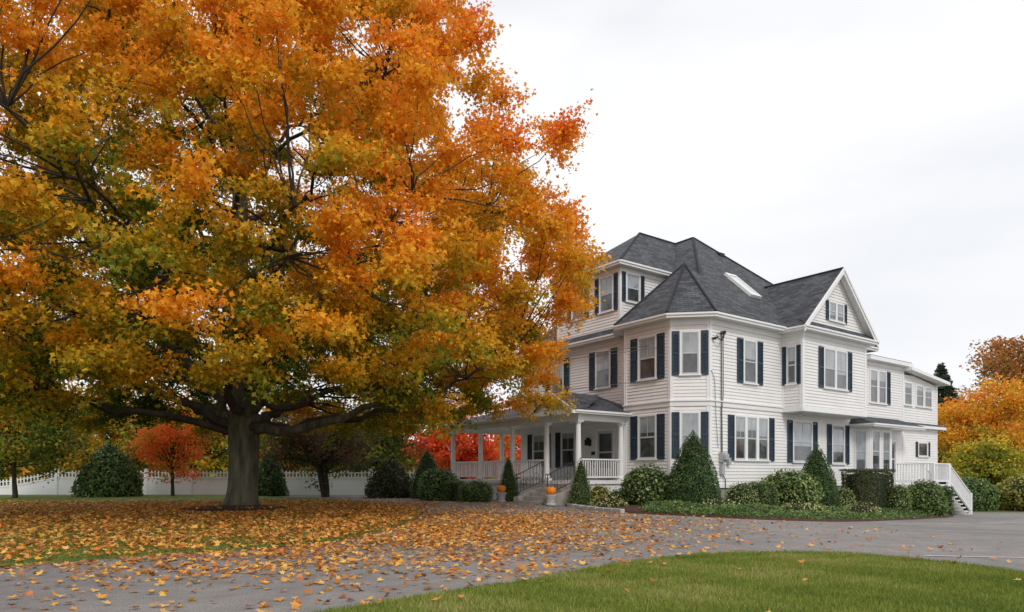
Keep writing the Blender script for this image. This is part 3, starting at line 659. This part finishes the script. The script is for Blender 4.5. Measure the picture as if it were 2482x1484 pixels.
ZD=9.98; B1=(3.35,6.6,12.5); B2=(5.9,6.6,12.5)
rof.roof([(-.35,4.2,ZD),(-.35,9.0,ZD),B1]); rof.roof([(-.35,4.2,ZD),(3.4,4.2,ZD),B2,B1]); rof.roof([(-.35,9.0,ZD),(3.4,9.0,ZD),B2,B1])
eave((-.35,9.0),(-.35,4.2),ZD,dep=.35); eave((-.35,4.2),(2.95,4.2),ZD,dep=.35)
def cap(p,q): rof.tube([Vector(p)+Vector((0,0,.01)),Vector(q)+Vector((0,0,.01))],[.055,.055],6)
for p,q in ((A1,A2),(A1,(11.8,-.4,ZE)),(AP,tp[1]),(AP,tp[2]),(AP,tp[3]),(A1,(1.9,1.9,9.05)),((gs,tf,gz),(gs,2.7,gz)),(B1,B2),(B1,(-.35,4.2,ZD))): cap(p,q)
rof.box(6.45,6.8,4.35,4.65,11.45,11.62)

fr,L=FR((11.4,0),(15.2,0)); walls['r1']=fr; siding(fr,L,.35,6.4); corners(fr,L,.35,6.4,l=False); fnd.wbox(fr,0,L,-.3,-.02,-1.5,.35); trm.wbox(fr,0,L,0,.045,6.25,6.42)
fr,L=FR((15.2,0),(19.0,0)); walls['r2']=fr; siding(fr,L,3.7,6.1,lambda z:(0,min(3.8,3.8 if z<5.75 else 3.8-(z-5.75)*8))); siding(fr,L,.2,3.45); corners(fr,L,.2,5.8,l=False); fnd.wbox(fr,0,L,-.3,-.02,-1.6,.2)
fr,L=FR((19.0,0),(19.0,6)); siding(fr,L,-.4,5.8); fnd.wbox(fr,0,L,-.3,-.02,-1.6,.2)
fr,L=FR((19.0,6),(11.4,6)); siding(fr,L,-.4,5.8)
trm.box(11.2,15.5,-.35,6.3,6.42,6.60); rof.box(11.25,15.45,-.3,6.25,6.60,6.64)
def slab(s0,z0,s1,z1,t0,t1,th):
    trm.hexa([(s0,t0,z0-th),(s1,t0,z1-th),(s1,t1,z1-th),(s0,t1,z0-th),(s0,t0,z0),(s1,t0,z1),(s1,t1,z1),(s0,t1,z0)])
slab(15.1,6.42,19.55,5.98,-.45,6.3,.16)
trm.box(15.1,19.5,-.28,.0,3.45,3.60); trm.wbox(walls['r2'],0,3.8,0,.05,3.6,3.72); rof.roof([(15.1,-.3,3.605),(19.5,-.3,3.605),(19.5,0,3.74),(15.1,0,3.74)])
window(walls['r1'],.75,.66,4.5,6.0,sh='',blind=.3); window(walls['r1'],1.58,.66,4.5,6.0,sh='r',blind=.3)
window(walls['r2'],.45,.75,4.6,5.68,sh='',blind=.2,muntin=False); window(walls['r2'],1.75,.75,4.6,5.62,sh='',blind=.2,muntin=False); window(walls['r2'],2.7,.75,4.6,5.6,sh='',blind=.2,muntin=False)
window(walls['r2'],2.1,1.0,2.05,2.72,sh='lr',sw=.2,blind=0,sash=False)
BP=[(10.2,0),(10.6,-.6),(12.6,-.6),(12.9,0)]
for i in range(3):
    fr,L=FR(BP[i],BP[i+1]); siding(fr,L,.35,3.35); corners(fr,L,.35,3.35,.09); fnd.wbox(fr,0,L,-.3,-.02,-1.5,.35)
    if i==0: window(fr,L/2,.42,1.25,3.05,sh='',blind=.7,case=.05)
    if i==1: window(fr,.50,.66,1.25,3.05,sh='',blind=.6); window(fr,1.48,.66,1.25,3.05,sh='',blind=.7)
rof.roof([(9.9,-1.15,3.38),(14.9,-1.15,3.38),(14.6,0,3.80),(10.2,0,3.80)]); rof.roof([(9.9,-1.15,3.38),(10.2,0,3.80),(9.9,0,3.38)]); rof.roof([(14.9,-1.15,3.38),(14.6,0,3.80),(14.9,0,3.38)])
eave((9.9,-1.15),(14.9,-1.15),3.37,.14,1.1); eave((9.9,0),(9.9,-1.15),3.37,.14,.3,False); eave((14.9,-1.15),(14.9,0),3.37,.14,.3,False)
door(walls['r1'],2.45,.9,.66,2.7)
frm.lathe(5.2,-.45,[(.02,3.42),(.09,3.46),(.10,3.54),(.05,3.60)],12)
dk=MB()
dk.box(12.95,14.7,-2.3,-.05,.52,.64); 
for s_ in (13.0,14.6): dk.box(s_-.06,s_+.06,-2.31,-2.19,-1.0,1.62)
nst=8
for i in range(nst):
    z=.60-(i+1)*.18; s0=14.7+i*.31; dk.box(s0,s0+.34,-2.25,-1.15,z-.05,z); dk.box(s0,s0+.03,-2.25,-1.15,z-.18,z-.05)
def prail(p,q,h0=.12,h1=.92,sp=.125,mb=dk,th=.045,bw=.016):
    P_=Vector(p);Q_=Vector(q); L=(Q_-P_).length; d=(Q_-P_)
    nrm=Vector((-d.y,d.x,0)).normalized()*th
    for h in (h0,h1):
        a=[P_-nrm+Vector((0,0,h)),Q_-nrm+Vector((0,0,h)),Q_+nrm+Vector((0,0,h)),P_+nrm+Vector((0,0,h))]
        mb.hexa([tuple(v) for v in a]+[tuple(v+Vector((0,0,.055))) for v in a])
    n_=int(L/sp)
    for i in range(1,n_):
        c=P_+d*(i/n_); mb.box(c.x-bw,c.x+bw,c.y-bw,c.y+bw,c.z+h0+.05,c.z+h1)
prail((13.0,-2.25,.64),(14.6,-2.25,.64)); prail((13.0,-2.25,.64),(13.0,-.6,.64))
for t_ in (-2.25,-1.15):
    prail((14.7,t_,.60),(17.15,t_,-.80)); dk.box(17.1,17.22,t_-.06,t_+.06,-1.1,.20); dk.box(14.64,14.76,t_-.06,t_+.06,-1.0,1.62)

por=MB(); PZ=.87
por.box(-3.5,-.02,3.25,12.5,PZ-.14,PZ); por.box(-.02,4,11.42,12.5,PZ-.14,PZ)
for (a,b_,c,d_) in ((-3.42,-3.36,5.35,12.4),(-3.42,-1.0,3.32,3.36)): por.box(a,b_,c,d_,-.2,PZ-.14)
cols=[(-3.4,3.38),(-3.4,5.26),(-3.4,7.56),(-3.4,10.0),(-3.4,12.4),(-.5,12.4),(3,12.4),(-1.12,3.4)]
for cx,cy in cols:
    por.box(cx-.15,cx+.15,cy-.15,cy+.15,PZ,PZ+.08); por.lathe(cx,cy,[(.14,PZ+.08),(.14,PZ+.12),(.115,PZ+.16),(.115,PZ+1),(.095,3.0),(.12,3.03),(.13,3.08)],18); por.box(cx-.15,cx+.15,cy-.15,cy+.15,3.08,3.14)
por.box(-3.52,-3.28,3.24,12.54,3.14,3.42); por.box(-3.28,-1.0,3.26,3.5,3.14,3.42); por.box(-3.28,4,12.28,12.52,3.14,3.42)
por.box(-3.28,-.03,3.5,12.28,3.36,3.40)
for a,b_ in (((-3.4,5.40),(-3.4,7.46)),((-3.4,7.66),(-3.4,9.9)),((-3.4,10.1),(-3.4,12.3)),((-3.28,12.4),(-.6,12.4)),((-.4,12.4),(2.9,12.4)),((-3.28,3.38),(-1.2,3.38))): prail((a[0],a[1],PZ),(b_[0],b_[1],PZ),mb=por,h0=.10,h1=.78,sp=.12)
ZP=3.50
rof.roof([(-3.85,2.95,ZP),(-3.85,12.9,ZP),(0,9.5,4.6),(0,6.2,4.6)]); rof.roof([(-3.85,2.95,ZP),(-.99,2.95,ZP),(-.6,3.7,ZP+.3),(0,4.4,4.0),(0,6.2,4.6)]); rof.roof([(-3.85,12.9,ZP),(0,12.9,ZP),(0,9.5,4.6)]); rof.roof([(0,12.9,ZP),(4.4,12.9,ZP),(4.4,11.4,4.0),(0,11.4,4.0)])
eave((-3.85,12.9),(-3.85,2.95),ZP,.13,.4); eave((-3.85,2.95),(-1.0,2.95),ZP,.13,.4)
pc=4.32; pw=1.35; pz=4.30; ps=-4.05
rof.roof([(ps,pc-pw,ZP+.02),(ps,pc,pz),(-1.4,pc,pz),(-3.4,pc-pw,ZP+.02)]); rof.roof([(ps,pc+pw,ZP+.02),(ps,pc,pz),(-1.4,pc,pz),(-3.4,pc+pw,ZP+.02)])
frp=((-3.88,pc+pw-.1),(0,-1),(-1,0)); siding(frp,2.5,ZP-.02,pz-.08,lambda z:(lambda k:(1.25-k,1.25+k))(max(0,1.25*(pz-.08-z)/(pz-ZP-.06))))
for sgn in (-1,1):
    y0,y1=pc+sgn*pw,pc
    for (xa,xb,w) in ((ps-.03,ps,.16),(ps-.05,ps-.03,.07)):
        por.hexa([(xa,y0,ZP+.03-w),(xa,y1,pz+.01-w),(xb,y1,pz+.01-w),(xb,y0,ZP+.03-w),(xa,y0,ZP+.03),(xa,y1,pz+.01),(xb,y1,pz+.01),(xb,y0,ZP+.03)])
por.box(-4.02,-3.86,pc-pw,pc+pw,ZP-.14,ZP-.01)
stp=MB()
for i in range(5):
    z=PZ-.155*(i+1)+.0; s1=-3.5-i*.30; stp.box(s1-.30,s1+.02,3.55,5.05,-.15,z)
for t0,t1 in ((3.22,3.52),(5.08,5.38)):
    stp.hexa([(-4.95,t0,-.15),(-3.5,t0,-.15),(-3.5,t1,-.15),(-4.95,t1,-.15),(-4.95,t0,.22),(-3.5,t0,.62),(-3.5,t1,.62),(-4.95,t1,.22)])
def ir(p,q,r=.014): irn.tube([Vector(p),Vector(q)],[r,r],6)
for t_ in (3.37,5.23):
    ir((-3.62,t_,.6),(-3.62,t_,1.62),.02); ir((-4.9,t_,.2),(-4.9,t_,1.12),.02); ir((-3.62,t_,1.60),(-4.9,t_,1.08),.018); ir((-3.62,t_,.85),(-4.9,t_,.38))
    for i in range(1,8):
        f=i/8; s_=-3.62-1.28*f; ir((s_,t_,.85-.47*f),(s_,t_,1.60-.52*f),.009)
    for f in (.25,.5,.75):
        c=(-3.62-1.28*f,1.18-.49*f); pts=[Vector((c[0]+.11*math.cos(a*math.pi/6),t_,c[1]+.11*math.sin(a*math.pi/6))) for a in range(13)]; irn.tube(pts,[.009]*13,5)
    pts=[Vector((-4.9-.10*math.sin(a*.5),t_,1.02+.10*math.cos(a*.5))) for a in range(10)]; irn.tube(pts,[.014]*10,5)
wir=MB(); mt=MB()
wir.tube([Vector((.62,-.06,6.35)),Vector((.62,-.06,1.9))],[.022,.022],6); wir.tube([Vector((.74,-.05,6.35)),Vector((.74,-.05,4.0)),Vector((.66,-.05,3.5)),Vector((.70,-.05,1.5))],[.014]*4,5)
wir.tube([Vector((.05,-.05,4.9)),Vector((.22,-.06,4.6)),Vector((.30,-.06,3.2)),Vector((.42,-.06,2.1))],[.010]*4,5)
mt.box(.50,.78,-.2,-.03,1.55,1.92); mt.lathe(.64,-.24,[(.1,1.62),(.12,1.66),(.12,1.82),(.1,1.86)],12); mt.box(.54,.72,-.14,-.03,1.1,1.45); mt.box(.95,1.1,-.14,-.03,1.45,1.72)
wir.tube([Vector((.70,-.06,1.1)),Vector((.85,-.07,.9)),Vector((.86,-.05,.6))],[.02]*3,6)
irn.box(.58,.68,-.22,-.04,6.30,6.40); irn.box(.12,.20,-.16,-.03,6.05,6.13)
for i in range(5):
    pts=[Vector((.12+.5*f,-.16-.06*math.sin(f*3.1)-.015*i,6.1+.03*i+.22*f-.28*math.sin(f*3.14)*(.4+.2*i))) for f in [k/8 for k in range(9)]]; irn.tube(pts,[.008]*9,5)
for mb_,nm_,mt_ in ((sid,'siding',M_siding),(trm,'trim',M_trim),(frm,'window_frames',M_frame),(shu,'shutters',M_shut),(gla,'window_glass',M_glass),(bli,'window_blinds',M_blind),(rof,'roof',M_roof),(fnd,'foundation',M_found),(skl,'skylight',M_sky),(dk,'rear_stairs',M_trim),(por,'porch',M_trim),(stp,'front_steps',M_conc),(irn,'ironwork',M_iron),(wir,'conduits',M_wire),(mt,'electric_meter',M_meter)):
    mb_.obj(nm_,mt_,house)
def cable(p,q,sag,r):
    P_=Vector(p);Q_=Vector(q); mb=MB(); n=30
    mb.tube([P_.lerp(Q_,i/n)-Vector((0,0,sag*4*(i/n)*(1-i/n))) for i in range(n+1)],[r]*(n+1),5); mb.obj('utility_cable',M_wire)
cable(HW(.6,-.2,6.35),(-16,33,8.0),1.3,.014); cable(HW(.1,-.15,6.1),(-16,33.4,7.4),1.1,.010); cable(HW(.05,-.08,4.9),(-16,33.2,6.6),1.2,.009)

def pumpkin(x,y,z,r):
    n=48; V=[];mb=MB()
    for i in range(13):
        ph=math.pi*i/12; 
        for j in range(n):
            a=2*math.pi*j/n; rr=r*math.sin(ph)**.8*(1-.09*abs(math.cos(5*a))**.6*1.0+.04); V.append((rr*math.cos(a),rr*math.sin(a),r*.82*-math.cos(ph)+r*.8-(.18*r if i>10 else 0)*(i-10)/2))
    mb.v=V
    for i in range(12):
        for j in range(n): mb.f.append((i*n+j,i*n+(j+1)%n,(i+1)*n+(j+1)%n,(i+1)*n+j)); mb.uv.append(None)
    e=empty('pumpkin',(x,y,z)); mb.obj('flesh',M_pump,e,True)
    s=MB(); s.tube([Vector((0,0,r*1.35)),Vector((0,0,r*1.7)),Vector((r*.15,0,r*1.95))],[r*.16,r*.11,r*.12],7); s.obj('stem',mnoise('pumpkin_stem',(.12,.12,.04),(.2,.18,.07),5),e,True)
def pedestal(x,y):
    mb=MB(); mb.lathe(0,0,[(.20,0),(.20,.05),(.15,.08),(.17,.2),(.21,.30),(.23,.36),(.20,.38)],14); o=mb.obj('stone_planter',M_gran); o.location=(x,y,0)
for (s_,t_) in ((-5.05,3.0),(-4.7,6.55)):
    x,y,_=HW(s_,t_,0); pedestal(x,y); pumpkin(x,y,.37,.19)

fen=MB(); fy=36.6
def ftop(x): return 1.30 if x>-24.6 else 1.30-.62*min(1,max(0,(-24.6-x)/3.4))**.8
x=-46.0
while x<-4.5:
    X2=x+2.4; a,b_=ftop(x),ftop(X2); y0,y1=fy-.02,fy+.02
    fen.hexa([(x,y0,-.1),(X2,y0,-.1),(X2,y1,-.1),(x,y1,-.1),(x,y0,a-.38),(X2,y0,b_-.38),(X2,y1,b_-.38),(x,y1,a-.38)])
    fen.hexa([(x,fy-.04,a-.42),(X2,fy-.04,b_-.42),(X2,fy+.04,b_-.42),(x,fy+.04,a-.42),(x,fy-.04,a-.33),(X2,fy-.04,b_-.33),(X2,fy+.04,b_-.33),(x,fy+.04,a-.33)])
    fen.hexa([(x,fy-.03,a-.14),(X2,fy-.03,b_-.14),(X2,fy+.03,b_-.14),(x,fy+.03,a-.14),(x,fy-.03,a-.09),(X2,fy-.03,b_-.09),(X2,fy+.03,b_-.09),(x,fy+.03,a-.09)])
    k=13
    for i in range(k):
        xc=x+.12+(2.2)*i/(k-1); t=a+(b_-a)*(xc-x)/2.4; fen.box(xc-.035,xc+.035,fy-.045,fy-.03,t-.4,t-.03)
        fen.poly([(xc-.035,fy-.045,t-.03),(xc+.035,fy-.045,t-.03),(xc,fy-.045,t+.02)])
    fen.box(x-.06,x+.06,fy-.07,fy+.07,-.1,a+.06); fen.box(x-.08,x+.08,fy-.09,fy+.09,a+.06,a+.10)
    x=X2
fen.obj('picket_fence',M_vinyl)

# ------------------------------------------------------------------ sky, sun, camera
w=bpy.data.worlds.new('World'); scene.world=w; w.use_nodes=True; nt=w.node_tree; bg=nt.nodes['Background']
sky=nt.nodes.new('ShaderNodeTexSky'); sky.sky_type='NISHITA'; sky.sun_disc=False
EL,AZ=math.radians(42),math.radians(165)
sky.sun_elevation=EL; sky.sun_rotation=AZ
sc=nt.nodes.new('ShaderNodeVectorMath'); sc.operation='SCALE'; sc.inputs[3].default_value=.14; nt.links.new(sky.outputs[0],sc.inputs[0])
tc=nt.nodes.new('ShaderNodeTexCoord'); mp=nt.nodes.new('ShaderNodeMapping'); mp.inputs['Scale'].default_value=(1,1,3.2); mp.inputs['Location'].default_value=(.3,.2,0); nt.links.new(tc.outputs['Generated'],mp.inputs['Vector'])
n1=noise(nt,1.9,4,mp.outputs[0],.45); cl=ramp(nt,n1,(.905,.925,.965),(1.10,1.09,1.09),.33,.62)
n2=noise(nt,1.3,4,mp.outputs[0],.5)
mr=nt.nodes.new('ShaderNodeMapRange'); mr.inputs[1].default_value=.34; mr.inputs[2].default_value=.5; mr.inputs[3].default_value=.80; mr.inputs[4].default_value=.985; nt.links.new(n2,mr.inputs[0])
mx=nt.nodes.new('ShaderNodeMix'); mx.data_type='RGBA'; nt.links.new(mr.outputs[0],mx.inputs[0]); nt.links.new(sc.outputs[0],mx.inputs[6]); nt.links.new(cl,mx.inputs[7])
nt.links.new(mx.outputs[2],bg.inputs[0]); bg.inputs[1].default_value=1.0
sl=bpy.data.lights.new('sun','SUN'); sl.energy=1.45; sl.angle=math.radians(14); sl.color=(1,.96,.9)
so=bpy.data.objects.new('sun',sl); link(so)
dirv=Vector((math.sin(AZ)*math.cos(EL),math.cos(AZ)*math.cos(EL),math.sin(EL)))
so.rotation_euler=dirv.to_track_quat('Z','Y').to_euler()
cam=bpy.data.cameras.new('camera'); cam.lens=24; cam.sensor_width=36; cam.shift_y=.1645; cam.clip_end=3000; cam.clip_start=.05
co_=bpy.data.objects.new('camera',cam); link(co_); co_.location=(0,0,1.1); co_.rotation_euler=(math.radians(90),0,0); scene.camera=co_
